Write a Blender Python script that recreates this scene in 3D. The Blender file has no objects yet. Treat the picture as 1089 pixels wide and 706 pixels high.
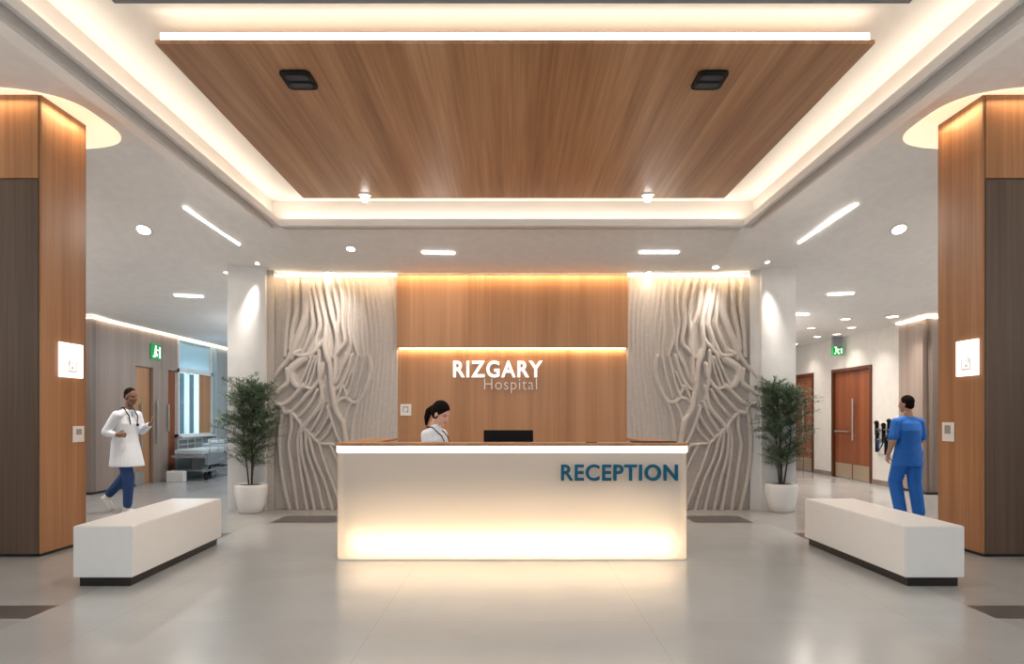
import bpy, bmesh, math, random
import numpy as np
from mathutils import Vector, Matrix, Euler
random.seed(7); np.random.seed(7)
PI = math.pi
SC = bpy.context.scene
C = SC.collection
CAMZ, F, HX, HY = 1.38, 760.0, 544.5, 442.0

# ---------------------------------------------------------------- camera
cd = bpy.data.cameras.new('camera'); cam = bpy.data.objects.new('camera', cd); C.objects.link(cam)
cam.location = (0, 0, CAMZ); cam.rotation_euler = (PI/2, 0, 0)
cd.sensor_width = 36; cd.lens = 36*F/1089; cd.shift_y = (HY-353)/1089; cd.clip_start = .05; cd.clip_end = 200
SC.camera = cam
# ---------------------------------------------------------------- world (daylight outside the windows)
w = bpy.data.worlds.new('world'); SC.world = w; w.use_nodes = True
w.node_tree.nodes['Background'].inputs[0].default_value = (.62, .84, 1, 1)
w.node_tree.nodes['Background'].inputs[1].default_value = 1.3
# ---------------------------------------------------------------- exposure
SC.view_settings.view_transform = 'Standard'; SC.view_settings.look = 'None'
SC.view_settings.exposure = 0.06; SC.view_settings.gamma = 1; SC.view_settings.use_curve_mapping = False
SC.cycles.max_bounces = 10; SC.cycles.diffuse_bounces = 6; SC.cycles.caustics_reflective = False; SC.cycles.caustics_refractive = False
SC.cycles.sample_clamp_indirect = 4
# ---------------------------------------------------------------- lights
WARM = (1, .85, .68); WARM2 = (1, .68, .36); NEUT = (1, .90, .80); COOL = (.75, .88, 1)
def area(name, loc, size, energy, col, rot=(0, 0, 0), spread=180, shape='RECTANGLE'):
    l = bpy.data.lights.new(name, 'AREA'); l.shape = shape; l.size = size[0]
    if len(size) > 1: l.size_y = size[1]
    l.energy = energy; l.color = col; l.spread = math.radians(spread)
    o = bpy.data.objects.new(name, l); C.objects.link(o); o.location = loc; o.rotation_euler = rot
    return o
OX, OY0, OY1, OZ, UZ = 2.95, 2.0, 9.08, 3.80, 4.15        # ceiling tray: half width, ends, level of rim, level of upper ceiling
# cove strips hidden behind the rim, shining up and inwards
for s in (-1, 1):
    area('cove_strip_light', (s*3.04, (OY0+OY1)/2, 3.89), (.05, 7.0), 15, WARM, (0, s*math.radians(158), 0))
area('cove_strip_light', (0, 9.17, 3.89), (5.9, .05), 13, WARM, (math.radians(-158), 0, 0))
area('cove_strip_light', (0, 1.91, 3.89), (5.9, .05), 10, WARM, (math.radians(158), 0, 0))
# strip on top of the wooden ceiling panel's front edge
area('panel_edge_light', (0, 4.90, 4.05), (4.9, .04), 2.2, WARM, (math.radians(140), 0, 0))
# wall wash strips of the feature wall
area('wall_wash_light', (0, 10.40, 3.44), (7.0, .05), 28, WARM2, (math.radians(14), 0, 0))
area('wall_wash_light', (0, 10.535, 2.355), (3.36, .04), 8.5, WARM2, (math.radians(6), 0, 0))
# desk: light box strip and counter strip
area('desk_box_light', (0, 6.915, .16), (3.12, .20), 210, (1, .85, .64), (math.radians(-90), 0, 0))
area('desk_counter_light', (0, 6.797, 1.086), (3.3, .02), 3.2, (1, .84, .62), (math.radians(8), 0, 0))
# the four fittings in the oak ceiling panel
for x, y in ((-1.68, 5.45), (1.56, 5.45), (-1.67, 8.30), (1.57, 8.30)):
    area('panel_spot_lamp', (x, y, 3.915), (.09,), 20 if y < 6 else 42, (1, .94, .88), (0, 0, 0), 150, 'DISK')
# cool fill added behind the camera, as daylight through the unseen entrance glazing
area('entrance_fill', (0, -3.3, 2.0), (9, 3.2), 8, COOL, (math.radians(90), 0, 0))
# unseen fill lights by the outer walls, added to brighten the plaster ceiling
for s in (-1, 1):
    for y in (1.0, 4.0, 7.0, 10.0): area('side_ceiling_fill', (s*9.7, y, 2.7), (.3, 1.6), 58, (1, .93, .86), (0, s*math.radians(140), 0))
area('front_ceiling_fill', (0, -2.6, 2.7), (8, .3), 130, NEUT, (math.radians(140), 0, 0))  # added fill behind the camera, lifts the ceiling
for s in (-1, 1): area('corridor_ceiling_fill', (s*4.3, 15.5, 2.5), (.2, 6), 45, (.9, .96, 1) if s < 0 else NEUT, (0, -s*math.radians(150), 0))  # added fill out of view, brightens the corridor ceilings
# daylight through the left corridor window
area('corridor_window_light', (-7.6, 16.6, 1.7), (1.4, 1.6), 40, COOL, (0, math.radians(-90), 0))

# ================================================================ materials
def mat(name, col, rough=.5, metal=0, emis=None, estr=0, spec=.5):
    m = bpy.data.materials.new(name); m.use_nodes = True
    b = m.node_tree.nodes['Principled BSDF']
    b.inputs['Base Color'].default_value = (*col, 1); b.inputs['Roughness'].default_value = rough
    b.inputs['Metallic'].default_value = metal; b.inputs['Specular IOR Level'].default_value = spec
    if emis: b.inputs['Emission Color'].default_value = (*emis, 1); b.inputs['Emission Strength'].default_value = estr
    return m
def noisy(name, c1, c2, scale=(4, 4, 4), rough=.5, nscale=3, detail=4, bump=0, spec=.5, lo=.35, hi=.65):
    m = mat(name, c1, rough, spec=spec); nt = m.node_tree; N = nt.nodes; L = nt.links
    tc = N.new('ShaderNodeTexCoord'); mp = N.new('ShaderNodeMapping'); mp.inputs['Scale'].default_value = scale
    no = N.new('ShaderNodeTexNoise'); no.inputs['Scale'].default_value = nscale; no.inputs['Detail'].default_value = detail
    cr = N.new('ShaderNodeValToRGB'); cr.color_ramp.elements[0].color = (*c1, 1); cr.color_ramp.elements[1].color = (*c2, 1)
    cr.color_ramp.elements[0].position = lo; cr.color_ramp.elements[1].position = hi
    L.new(tc.outputs['Object'], mp.inputs[0]); L.new(mp.outputs[0], no.inputs[0]); L.new(no.outputs[0], cr.inputs[0])
    L.new(cr.outputs[0], N['Principled BSDF'].inputs['Base Color'])
    if bump:
        bp = N.new('ShaderNodeBump'); bp.inputs['Strength'].default_value = bump; bp.inputs['Distance'].default_value = .01
        L.new(no.outputs[0], bp.inputs['Height']); L.new(bp.outputs[0], N['Principled BSDF'].inputs['Normal'])
    return m
def wood(name, dark, mid, light, axis='z', rough=.42, fine=60, board=0, seed=0):
    """long grain along one axis; two noise layers, slight board-to-board tone"""
    m = mat(name, mid, rough, spec=.35); nt = m.node_tree; N = nt.nodes; L = nt.links
    tc = N.new('ShaderNodeTexCoord')
    def layer(across, along, sc):
        mp = N.new('ShaderNodeMapping'); mp.inputs['Scale'].default_value = {'z': (across, across, along), 'y': (across, along, across)}[axis]
        mp.inputs['Location'].default_value = (seed*3.1, seed*1.7, seed)
        no = N.new('ShaderNodeTexNoise'); no.inputs['Scale'].default_value = sc; no.inputs['Detail'].default_value = 5
        no.inputs['Distortion'].default_value = .35
        L.new(tc.outputs['Object'], mp.inputs[0]); L.new(mp.outputs[0], no.inputs[0]); return no
    a = layer(1, .035, fine*.16); b = layer(1, .02, fine)
    mx = N.new('ShaderNodeMix'); mx.data_type = 'FLOAT'; mx.inputs[0].default_value = .4
    L.new(a.outputs[0], mx.inputs[2]); L.new(b.outputs[0], mx.inputs[3])
    cr = N.new('ShaderNodeValToRGB'); e = cr.color_ramp.elements
    e[0].position = .34; e[0].color = (*dark, 1); e[1].position = .68; e[1].color = (*light, 1)
    k = cr.color_ramp.elements.new(.5); k.color = (*mid, 1)
    L.new(mx.outputs[0], cr.inputs[0]); L.new(cr.outputs[0], N['Principled BSDF'].inputs['Base Color'])
    return m
M = {}
M['ceiling'] = noisy('ceiling_plaster', (.76, .745, .73), (.80, .785, .77), nscale=2, rough=.75, spec=.2)
M['upper'] = mat('upper_ceiling_paint', (.74, .71, .68), .7, spec=.2)
M['trim'] = mat('white_trim', (.72, .70, .68), .6)
M['wood_panel'] = wood('oak_ceiling_panel', (.27, .122, .052), (.40, .20, .092), (.54, .31, .165), 'y', seed=1, fine=34)
M['wood_pillar'] = wood('oak_pillar', (.27, .122, .052), (.36, .172, .078), (.44, .23, .112), 'z', seed=2, fine=30)
M['wood_wall'] = wood('oak_wall_panel', (.36, .175, .082), (.44, .225, .11), (.52, .28, .15), 'z', seed=3, fine=26)
M['wood_shaded'] = wood('shaded_oak', (.07, .043, .030), (.10, .065, .046), (.135, .088, .063), 'z', seed=4, fine=30)  # pillar oak darkened, shade of the front faces put into the colour
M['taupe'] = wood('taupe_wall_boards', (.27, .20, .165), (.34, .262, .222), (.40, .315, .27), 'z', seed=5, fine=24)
M['door_wood'] = wood('red_brown_door', (.17, .046, .016), (.24, .07, .026), (.31, .10, .04), 'z', seed=6, fine=30)
M['door_frame'] = wood('dark_door_frame', (.075, .022, .009), (.10, .03, .012), (.13, .04, .016), 'z', seed=9)
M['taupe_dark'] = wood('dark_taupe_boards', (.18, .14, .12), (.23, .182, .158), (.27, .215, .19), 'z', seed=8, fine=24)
M['relief'] = noisy('carved_plaster', (.48, .435, .40), (.52, .475, .44), nscale=5, rough=.6, spec=.25)
M['white_wall'] = noisy('white_wall_paint', (.66, .62, .585), (.70, .66, .62), nscale=1.5, rough=.65)
M['column'] = noisy('column_paint', (.60, .60, .60), (.64, .64, .635), nscale=1.5, rough=.6)
M['grey_wall'] = noisy('blue_grey_wall', (.34, .37, .385), (.38, .41, .425), nscale=1.5, rough=.7)
M['bench'] = noisy('white_bench_laminate', (.77, .765, .755), (.785, .78, .77), nscale=3, rough=.35)
M['black'] = mat('black_plinth', (.012, .010, .009), .35)
M['soot'] = mat('black_plastic', (.006, .006, .007), .55, spec=.12)
M['lens'] = mat('dark_glass_lens', (.03, .036, .045), .2, spec=.25)
M['chrome'] = mat('brushed_steel', (.62, .58, .54), .3, .9)
M['kick'] = mat('kick_plate_metal', (.55, .42, .30), .35, .6)
M['pot'] = mat('white_ceramic_pot', (.78, .78, .77), .3)
M['soil'] = noisy('potting_soil', (.02, .013, .008), (.06, .04, .025), nscale=60, rough=.9)
M['leaf'] = noisy('leaf_green', (.05, .10, .05), (.19, .27, .17), nscale=9, rough=.5, lo=.3, hi=.7)
M['stem'] = mat('stem_bark', (.05, .035, .022), .7)
M['grey_panel'] = mat('grey_ceiling_panel', (.26, .27, .28), .6)
M['plate'] = mat('switch_plate', (.78, .74, .70), .35)
M['plate_d'] = mat('switch_inset', (.30, .29, .29), .3)
M['letter'] = mat('white_letters', (.92, .92, .92), .35, emis=(1, .97, .94), estr=.55)
M['letter2'] = mat('pale_letters', (.86, .82, .78), .4)
M['blue'] = mat('petrol_blue_letters', (.006, .10, .185), .6, spec=.15)
M['coat'] = noisy('white_coat_cloth', (.72, .77, .84), (.78, .82, .88), nscale=12, rough=.8)
M['navy'] = noisy('navy_trousers', (.012, .045, .16), (.018, .06, .20), nscale=14, rough=.8)
M['scrubs'] = noisy('blue_scrubs', (.006, .12, .50), (.01, .15, .58), nscale=14, rough=.75)
M['skin_dark'] = mat('brown_skin', (.20, .095, .055), .5)
M['skin_mid'] = mat('tan_skin', (.42, .24, .17), .5)
M['skin_fair'] = mat('fair_skin', (.66, .38, .29), .5)
M['lips'] = mat('lips', (.42, .10, .09), .45)
M['eye'] = mat('eye_and_brow', (.02, .014, .012), .3)
M['hair'] = noisy('black_hair', (.006, .005, .005), (.016, .012, .010), scale=(30, 30, 6), nscale=6, rough=.8, spec=.05)
M['scrub_grey'] = mat('pale_blue_shirt', (.30, .42, .55), .8)
M['shoe'] = mat('white_shoe', (.7, .68, .66), .5)
M['cloth_grey'] = mat('grey_metal', (.28, .31, .34), .45, .3)
M['mattress'] = mat('pale_mattress', (.50, .55, .58), .6)
M['green'] = mat('exit_sign_green', (.0, .25, .05), .4, emis=(.0, .5, .10), estr=.25)
M['picto'] = mat('exit_sign_white', (.8, .9, .8), .4, emis=(.7, 1, .75), estr=1.0)
M['paper'] = mat('paper_white', (.8, .8, .8), .6)
def emit(name, col, s): return mat(name, (.8, .8, .8), .5, emis=col, estr=s)
M['led'] = emit('led_strip', (1, .86, .66), 6)
M['led_soft'] = emit('led_diffuser', (1, .88, .70), 2.2)
M['led_white'] = emit('downlight_lens', (1, .95, .88), 9)
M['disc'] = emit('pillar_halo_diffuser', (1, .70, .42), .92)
M['sign_lit'] = emit('lit_sign_panel', (1, .94, .87), 1.3)
M['sign_icon'] = mat('lit_sign_icon', (.35, .33, .31), .5, emis=(1, .88, .80), estr=.5)
# translucent desk front
m = bpy.data.materials.new('opal_acrylic'); m.use_nodes = True; nt = m.node_tree; N = nt.nodes; L = nt.links
pb = N['Principled BSDF']; pb.inputs['Base Color'].default_value = (.66, .64, .62, 1); pb.inputs['Roughness'].default_value = .25
tr = N.new('ShaderNodeBsdfTranslucent'); tr.inputs[0].default_value = (.85, .78, .70, 1)
ms = N.new('ShaderNodeMixShader'); ms.inputs[0].default_value = .5
L.new(pb.outputs[0], ms.inputs[1]); L.new(tr.outputs[0], ms.inputs[2]); L.new(ms.outputs[0], N['Material Output'].inputs[0])
M['opal'] = m
m = bpy.data.materials.new('window_glass'); m.use_nodes = True; nt = m.node_tree; N = nt.nodes; L = nt.links
tb = N.new('ShaderNodeBsdfTransparent'); tb.inputs[0].default_value = (.80, .93, .97, 1)
gl = N.new('ShaderNodeBsdfGlossy'); gl.inputs['Roughness'].default_value = .03
ms = N.new('ShaderNodeMixShader'); ms.inputs[0].default_value = .1
L.new(tb.outputs[0], ms.inputs[1]); L.new(gl.outputs[0], ms.inputs[2]); L.new(ms.outputs[0], N['Material Output'].inputs[0])
M['glass'] = m
m = bpy.data.materials.new('frosted_glass'); m.use_nodes = True; nt = m.node_tree; N = nt.nodes; L = nt.links
pb = N['Principled BSDF']; pb.inputs['Base Color'].default_value = (.55, .68, .72, 1); pb.inputs['Roughness'].default_value = .2
tr = N.new('ShaderNodeBsdfTranslucent'); tr.inputs[0].default_value = (.75, .9, .95, 1)
ms = N.new('ShaderNodeMixShader'); ms.inputs[0].default_value = .5
L.new(pb.outputs[0], ms.inputs[1]); L.new(tr.outputs[0], ms.inputs[2]); L.new(ms.outputs[0], N['Material Output'].inputs[0])
M['frost'] = m
def floor_mat(name, c, rough, slab):
    """polished stone slabs: cloudy tone, fine joints"""
    m = mat(name, c, rough, spec=.8); nt = m.node_tree; N = nt.nodes; L = nt.links; b = N['Principled BSDF']
    tc = N.new('ShaderNodeTexCoord')
    no = N.new('ShaderNodeTexNoise'); no.inputs['Scale'].default_value = 1.3; no.inputs['Detail'].default_value = 6
    br = N.new('ShaderNodeTexBrick'); br.offset = 0; br.inputs['Scale'].default_value = 1
    br.inputs['Brick Width'].default_value = slab[0]; br.inputs['Row Height'].default_value = slab[1]
    br.inputs['Mortar Size'].default_value = .004; br.inputs['Mortar Smooth'].default_value = .3
    d = tuple(x*.97 for x in c)
    br.inputs['Color1'].default_value = (*c, 1); br.inputs['Color2'].default_value = (*d, 1)
    br.inputs['Mortar'].default_value = (*[x*.86 for x in c], 1)
    mx = N.new('ShaderNodeMix'); mx.data_type = 'RGBA'; mx.blend_type = 'MULTIPLY'; mx.inputs[0].default_value = .25
    L.new(tc.outputs['Object'], no.inputs[0]); mpp = N.new('ShaderNodeMapping'); mpp.inputs['Location'].default_value = (.9, .62, 0); L.new(tc.outputs['Object'], mpp.inputs[0]); L.new(mpp.outputs[0], br.inputs[0])
    L.new(br.outputs[0], mx.inputs[6]); L.new(no.outputs[0], mx.inputs[7]); L.new(mx.outputs[2], b.inputs['Base Color'])
    return m
M['floor'] = floor_mat('floor_light_stone', (.47, .485, .49), .18, (1.8, 1.8))
M['floor_side'] = floor_mat('floor_beige_stone', (.43, .43, .425), .18, (1.2, 1.2))
M['floor_dark'] = floor_mat('floor_dark_stone', (.10, .092, .09), .3, (.8, .8))

# ================================================================ helpers
def box(bm, x0, x1, y0, y1, z0, z1, bevel=0, seg=2):
    vs = [bm.verts.new(p) for p in ((x0,y0,z0),(x1,y0,z0),(x1,y1,z0),(x0,y1,z0),(x0,y0,z1),(x1,y0,z1),(x1,y1,z1),(x0,y1,z1))]
    fs = [bm.faces.new([vs[i] for i in q]) for q in ((0,3,2,1),(4,5,6,7),(0,1,5,4),(1,2,6,5),(2,3,7,6),(3,0,4,7))]
    if bevel:
        es = list({e for f in fs for e in f.edges})
        bmesh.ops.bevel(bm, geom=es, offset=bevel, segments=seg, affect='EDGES', profile=.5)
def B(*a, **k):
    bm = bmesh.new(); box(bm, *a, **k); return bm
def boxes(lst, bevel=0):
    bm = bmesh.new()
    for b in lst: box(bm, *b, bevel=bevel)
    return bm
def prism(bm, pts, z0, z1):
    lo = [bm.verts.new((x, y, z0)) for x, y in pts]; hi = [bm.verts.new((x, y, z1)) for x, y in pts]
    n = len(pts); bm.faces.new(lo[::-1]); bm.faces.new(hi)
    for i in range(n): bm.faces.new((lo[i], lo[(i+1) % n], hi[(i+1) % n], hi[i]))
def lathe(bm, prof, c=(0, 0), n=40):
    rings = []
    for r, z in prof:
        if r < 1e-5: rings.append([bm.verts.new((c[0], c[1], z))])
        else: rings.append([bm.verts.new((c[0]+r*math.cos(2*PI*i/n), c[1]+r*math.sin(2*PI*i/n), z)) for i in range(n)])
    for a, b in zip(rings, rings[1:]):
        for i in range(n):
            j = (i+1) % n
            if len(a) == 1 and len(b) == 1: continue
            if len(a) == 1: bm.faces.new((a[0], b[j], b[i]))
            elif len(b) == 1: bm.faces.new((a[i], a[j], b[0]))
            else: bm.faces.new((a[i], a[j], b[j], b[i]))
def tube(bm, pts, r, n=8, r2=None):
    pts = [Vector(p) for p in pts]; rings = []; k = len(pts); up = None
    for i, p in enumerate(pts):
        t = (pts[min(i+1, k-1)]-pts[max(i-1, 0)]).normalized()
        if up is None: up = t.orthogonal().normalized()
        u = (up - t*up.dot(t)).normalized(); v = t.cross(u); up = u
        rr = r if r2 is None else r+(r2-r)*i/(k-1)
        rings.append([bm.verts.new(p+(u*math.cos(2*PI*j/n)+v*math.sin(2*PI*j/n))*rr) for j in range(n)])
    for a, b in zip(rings, rings[1:]):
        for j in range(n): bm.faces.new((a[j], a[(j+1) % n], b[(j+1) % n], b[j]))
    bm.faces.new(rings[0][::-1]); bm.faces.new(rings[-1])
def obj(name, bm, m, parent=None, smooth=False, fix=True):
    if isinstance(bm, bmesh.types.BMesh):
        if fix: bmesh.ops.recalc_face_normals(bm, faces=bm.faces)
        me = bpy.data.meshes.new(name); bm.to_mesh(me); bm.free()
    else: me = bm
    if parent is not None:                       # coordinates are given in the world; make them local to the root
        off = root_loc(parent)
        me.transform(Matrix.Translation(-off))
    if smooth:
        for p in me.polygons: p.use_smooth = True
    if m is not None:
        me.materials.clear() if not isinstance(m, list) else None
        for q in (m if isinstance(m, list) else [m]): me.materials.append(q)
    o = bpy.data.objects.new(name, me); C.objects.link(o)
    if parent is not None: o.parent = parent
    return o
def root_loc(o):
    v = Vector((0, 0, 0))
    while o is not None: v += o.location; o = o.parent
    return v
def tag(o, label=None, cat=None, group=None, kind=None):
    if label: o['label'] = label
    if cat: o['category'] = cat
    if group: o['group'] = group
    if kind: o['kind'] = kind
    return o
def thing(name, label, cat, loc=(0, 0, 0), group=None):
    o = bpy.data.objects.new(name, None); C.objects.link(o); o.location = loc; o.empty_display_size = .1
    return tag(o, label, cat, group)
def struct(name, bm, m, parent=None, **k):
    o = obj(name, bm, m, parent, **k)
    if parent is None: o['kind'] = 'structure'
    return o
def fp(px, py):                                   # pixel on the floor -> (x, y)
    Y = F*CAMZ/(py-HY); return (px-HX)/F*Y, Y

# ================================================================ ceiling: one gently rising plaster surface
def lerp(t, tab):
    if t <= tab[0][0]: return tab[0][1]
    for (a, x), (b, y) in zip(tab, tab[1:]):
        if t <= b:
            s = (t-a)/(b-a); s = s*s*(3-2*s)*.35+s*.65; return x+(y-x)*s
    return tab[-1][1]
CEN = [(9.3, 3.80), (10.3, 3.50), (10.6, 3.47), (12.4, 3.14), (13, 3.12), (30, 3.12)]
SID = [(8.45, 4.53), (10.5, 3.56), (12.4, 3.14), (13, 3.12), (30, 3.12)]
def cz(x, y):
    t = min(1, max(0, (abs(x)-2.96)/1.29)); t = t if t < .8 else t-(t-.8)**2*.0
    return lerp(y, CEN)*(1-t)+lerp(y, SID)*t
def cp(px, py):                                   # pixel on the ceiling -> (x, y, z)
    lo = 1.0
    for i in range(3000):
        Y = 1+i*.01; X = (px-HX)/F*Y; z = CAMZ+(HY-py)/F*Y
        if abs(X) < OX and OY0 < Y < OY1: continue
        if z >= cz(X, Y): return X, Y, cz(X, Y)
    return X, Y, z
def cnorm(x, y):
    e = .05; return Vector(((cz(x+e, y)-cz(x-e, y))/(2*e), (cz(x, y+e)-cz(x, y-e))/(2*e), -1)).normalized()
xs = sorted(set([-10, -8, -6.5, -5.5, OX, -OX, 10, 8, 6.5, 5.5]+[s*(2.96+i*.16125) for i in range(9) for s in (1, -1)]+[i*.5 for i in range(-5, 6)]))
ys = sorted(set([-3, 0, OY0, 4, 6, OY1, 21]+[6.5+i*.2 for i in range(34) if abs(6.5+i*.2-OY1) > .03]+[15, 18]))
bm = bmesh.new(); G = {(i, j): bm.verts.new((x, y, cz(x, y))) for i, x in enumerate(xs) for j, y in enumerate(ys)}
for i in range(len(xs)-1):
    for j in range(len(ys)-1):
        if xs[i] >= -OX and xs[i+1] <= OX and ys[j] >= OY0 and ys[j+1] <= OY1: continue
        bm.faces.new((G[i, j], G[i, j+1], G[i+1, j+1], G[i+1, j]))
for v in [v for v in bm.verts if not v.link_faces]: bm.verts.remove(v)
ceil = struct('ceiling', bm, M['ceiling'], smooth=True, fix=False)
# tray: upper ceiling, pocket walls, rim
P = .15
struct('ceiling_tray', boxes([(-OX-P, OX+P, OY0-P, OY1+P, UZ, UZ+.04), (-OX-P-.03, -OX-P, OY0-P, OY1+P, 3.80, UZ), (OX+P, OX+P+.03, OY0-P, OY1+P, 3.80, UZ),
    (-OX-P, OX+P, OY0-P-.03, OY0-P, 3.80, UZ), (-OX-P, OX+P, OY1+P, OY1+P+.03, 3.80, UZ)]), M['upper'])
struct('trim_1', boxes([(-OX-.03, -OX, OY0-.03, OY1+.03, 3.795, 3.875), (OX, OX+.03, OY0-.03, OY1+.03, 3.795, 3.875),
    (-OX, OX, OY0-.03, OY0, 3.795, 3.875), (-OX, OX, OY1, OY1+.03, 3.795, 3.875)]), M['trim'])
# ================================================================ floor
fx = [-10, -7.4, -3.55, -3.3, -3.12, -2.28, 2.35, 3.12, 3.3, 3.55, 7.4, 10]
fy = [-3, 4.86, 5.2, 7.85, 8.4, 9.08, 9.2, 9.86, 21]
bm = bmesh.new(); G = {(i, j): bm.verts.new((x, y, 0)) for i, x in enumerate(fx) for j, y in enumerate(fy)}
for i in range(len(fx)-1):
    for j in range(len(fy)-1):
        f = bm.faces.new((G[i, j], G[i+1, j], G[i+1, j+1], G[i, j+1]))
        x = (fx[i]+fx[i+1])/2; y = (fy[j]+fy[j+1])/2; a = abs(x)
        f.material_index = 1
        if a < 3.3 and y < 9.08: f.material_index = 0
        if 2.28 < a < 3.12 and 9.2 < y < 9.86: f.material_index = 2
        if 3.3 < a < 3.55 and 7.85 < y < 8.4: f.material_index = 2
        if a > 3.3 and 4.86 < y < 5.2: f.material_index = 2
struct('floor', bm, [M['floor'], M['floor_side'], M['floor_dark']])
# ================================================================ room shell
WX = 7.35
struct('wall_back', boxes([(-3.56, 3.62, 10.62, 10.8, 0, 3.6)]), M['white_wall'])
for s, nm in ((-1, 'left'), (1, 'right')):       # columns beside the feature wall with their slim returns
    a, b = (3.60, 4.15) if s < 0 else (3.64, 4.14)
    struct('wall_column_'+nm, B(*sorted((s*a, s*b)), 10.42, 11.2, 0, 3.65), M['column'])
    struct('trim_3' if s < 0 else 'trim_4', B(*sorted((s*3.5, s*a)), 10.50, 10.62, 0, 3.6), M['relief'] if s < 0 else M['column'])
    struct('wall_core_'+nm, B(*sorted((s*3.9, s*4.12)), 11.2, 20, 0, 3.3), M['grey_wall'])
    # front-facing board wall at the corridor's mouth, outer lobby walls
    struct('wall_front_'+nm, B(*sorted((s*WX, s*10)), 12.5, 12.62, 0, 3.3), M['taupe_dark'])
    struct('wall_outer_'+nm, B(*sorted((s*10, s*10.1)), -3, 12.6, 0, 4.8), M['white_wall'])
struct('wall_far', B(-10, 10, 20, 20.1, 0, 3.4), M['grey_wall'])
struct('wall_entrance', boxes([(-10, -5, -3.1, -3, 0, 4.8), (5, 10, -3.1, -3, 0, 4.8), (-5, 5, -3.1, -3, 3.8, 4.8)]), M['white_wall'])
g = struct('window_2', boxes([(x-.03, x+.03, -3.08, -3.02, 0, 3.8) for x in (-5, -2.5, 0, 2.5, 5)]), M['soot'])
# left corridor wall: boards, window bay, blue-grey end
struct('wall_left', boxes([(-WX-.12, -WX, 12.62, 13.95, 0, 3.3), (-WX-.12, -WX, 13.95, 15.70, 2.36, 3.3)]), M['taupe'])
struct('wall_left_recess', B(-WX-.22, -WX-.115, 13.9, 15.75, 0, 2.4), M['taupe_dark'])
struct('wall_left_end', boxes([(-WX-.12, -WX, 15.70, 17.5, 0, .92), (-WX-.12, -WX, 17.5, 20, 0, 3.3), (-WX-.12, -WX, 15.7, 17.5, 3.04, 3.3)]), M['grey_wall'])
wn = struct('window_1', boxes([(-WX-.09, -WX+.02, 15.70, 15.76, .92, 3.04), (-WX-.09, -WX+.02, 17.44, 17.5, .92, 3.04), (-WX-.09, -WX+.02, 15.7, 17.5, 2.34, 2.42),
    (-WX-.09, -WX+.02, 15.7, 17.5, .92, .97), (-WX-.09, -WX+.02, 16.22, 16.26, .97, 2.34), (-WX-.09, -WX+.02, 16.72, 16.76, .97, 2.34), (-WX-.12, -WX+.12, 15.7, 17.5, .89, .93)]), M['trim'])
obj('pane', B(-WX-.05, -WX-.04, 15.76, 16.76, .97, 2.34), M['glass'], wn)
obj('transom_pane', B(-WX-.05, -WX-.03, 15.76, 17.44, 2.42, 3.04), M['frost'], wn)
obj('wood_infill', B(-WX-.08, -WX-.02, 16.76, 17.44, .97, 2.34), M['wood_wall'], wn)
struct('trim_5', B(-WX+.01, -WX+.05, 12.5, 20, 3.085, 3.10), M['led'])
struct('trim_6', B(-10, -WX+.05, 12.46, 12.5, 3.085, 3.10), M['led'])
# glass blade at the end of the window bay
struct('window_3', B(-WX, -WX+.10, 17.52, 17.545, 0, 3.04), M['frost'])
# left sliding door
d = struct('door_1', boxes([(-WX-.10, -WX-.06, 13.95, 14.62, 0, 2.36)]), M['wood_wall'])
obj('sliding_leaf', B(-WX-.05, -WX+.01, 14.62, 15.26, 0, 2.36, bevel=.004), M['taupe'], d)
obj('door_leaf', B(-WX-.10, -WX-.06, 15.26, 15.70, 0, 2.36), M['door_wood'], d)
obj('kick_plate', B(-WX-.06, -WX-.05, 13.97, 14.4, 0, .28), M['chrome'], d)
for y, z0, z1 in ((14.22, .75, 1.62), (14.72, .8, 1.7), (15.20, 1.05, 1.62)):
    bm = bmesh.new(); x = -WX+.05 if y > 14.6 else -WX-.02
    tube(bm, [(x, y, z0), (x, y, z1)], .018, 10)
    for z in (z0+.08, z1-.08): tube(bm, [(x-.05, y, z), (x, y, z)], .009, 8)
    tag(obj('door_handle', bm, M['chrome'], d), 'vertical bar handle')
# right corridor wall
struct('wall_right_boards', B(WX-.1, WX+.1, 12.62, 13.4, 0, 3.3), M['taupe'])
D1 = (14.5, 16.3, 2.42); D2 = (17.3, 18.7, 2.42)
struct('wall_right', boxes([(WX-.04, WX+.1, 13.4, D1[0], 0, 3.3), (WX-.04, WX+.1, D1[1], D2[0], 0, 3.3), (WX-.04, WX+.1, D2[1], 20, 0, 3.3),
    (WX-.04, WX+.1, D1[0], D1[1], D1[2], 3.3), (WX-.04, WX+.1, D2[0], D2[1], D2[2], 3.3)]), M['white_wall'])
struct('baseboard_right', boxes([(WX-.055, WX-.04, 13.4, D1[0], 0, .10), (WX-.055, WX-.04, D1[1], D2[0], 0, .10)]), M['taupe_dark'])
struct('baseboard_right_boards', boxes([(WX-.115, WX-.1, 12.5, 13.4, 0, .04), (WX-.1, 10, 12.485, 12.5, 0, .04)]), M['black'])
struct('baseboard_left', boxes([(-WX, -WX+.012, 12.5, 13.95, 0, .04), (-10, -WX, 12.488, 12.5, 0, .04)]), M['black'])
struct('trim_7', boxes([(WX-.15, WX-.11, 12.45, 13.4, 3.08, 3.11), (WX-.11, 10, 12.45, 12.49, 3.08, 3.11)]), M['led'])
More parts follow.
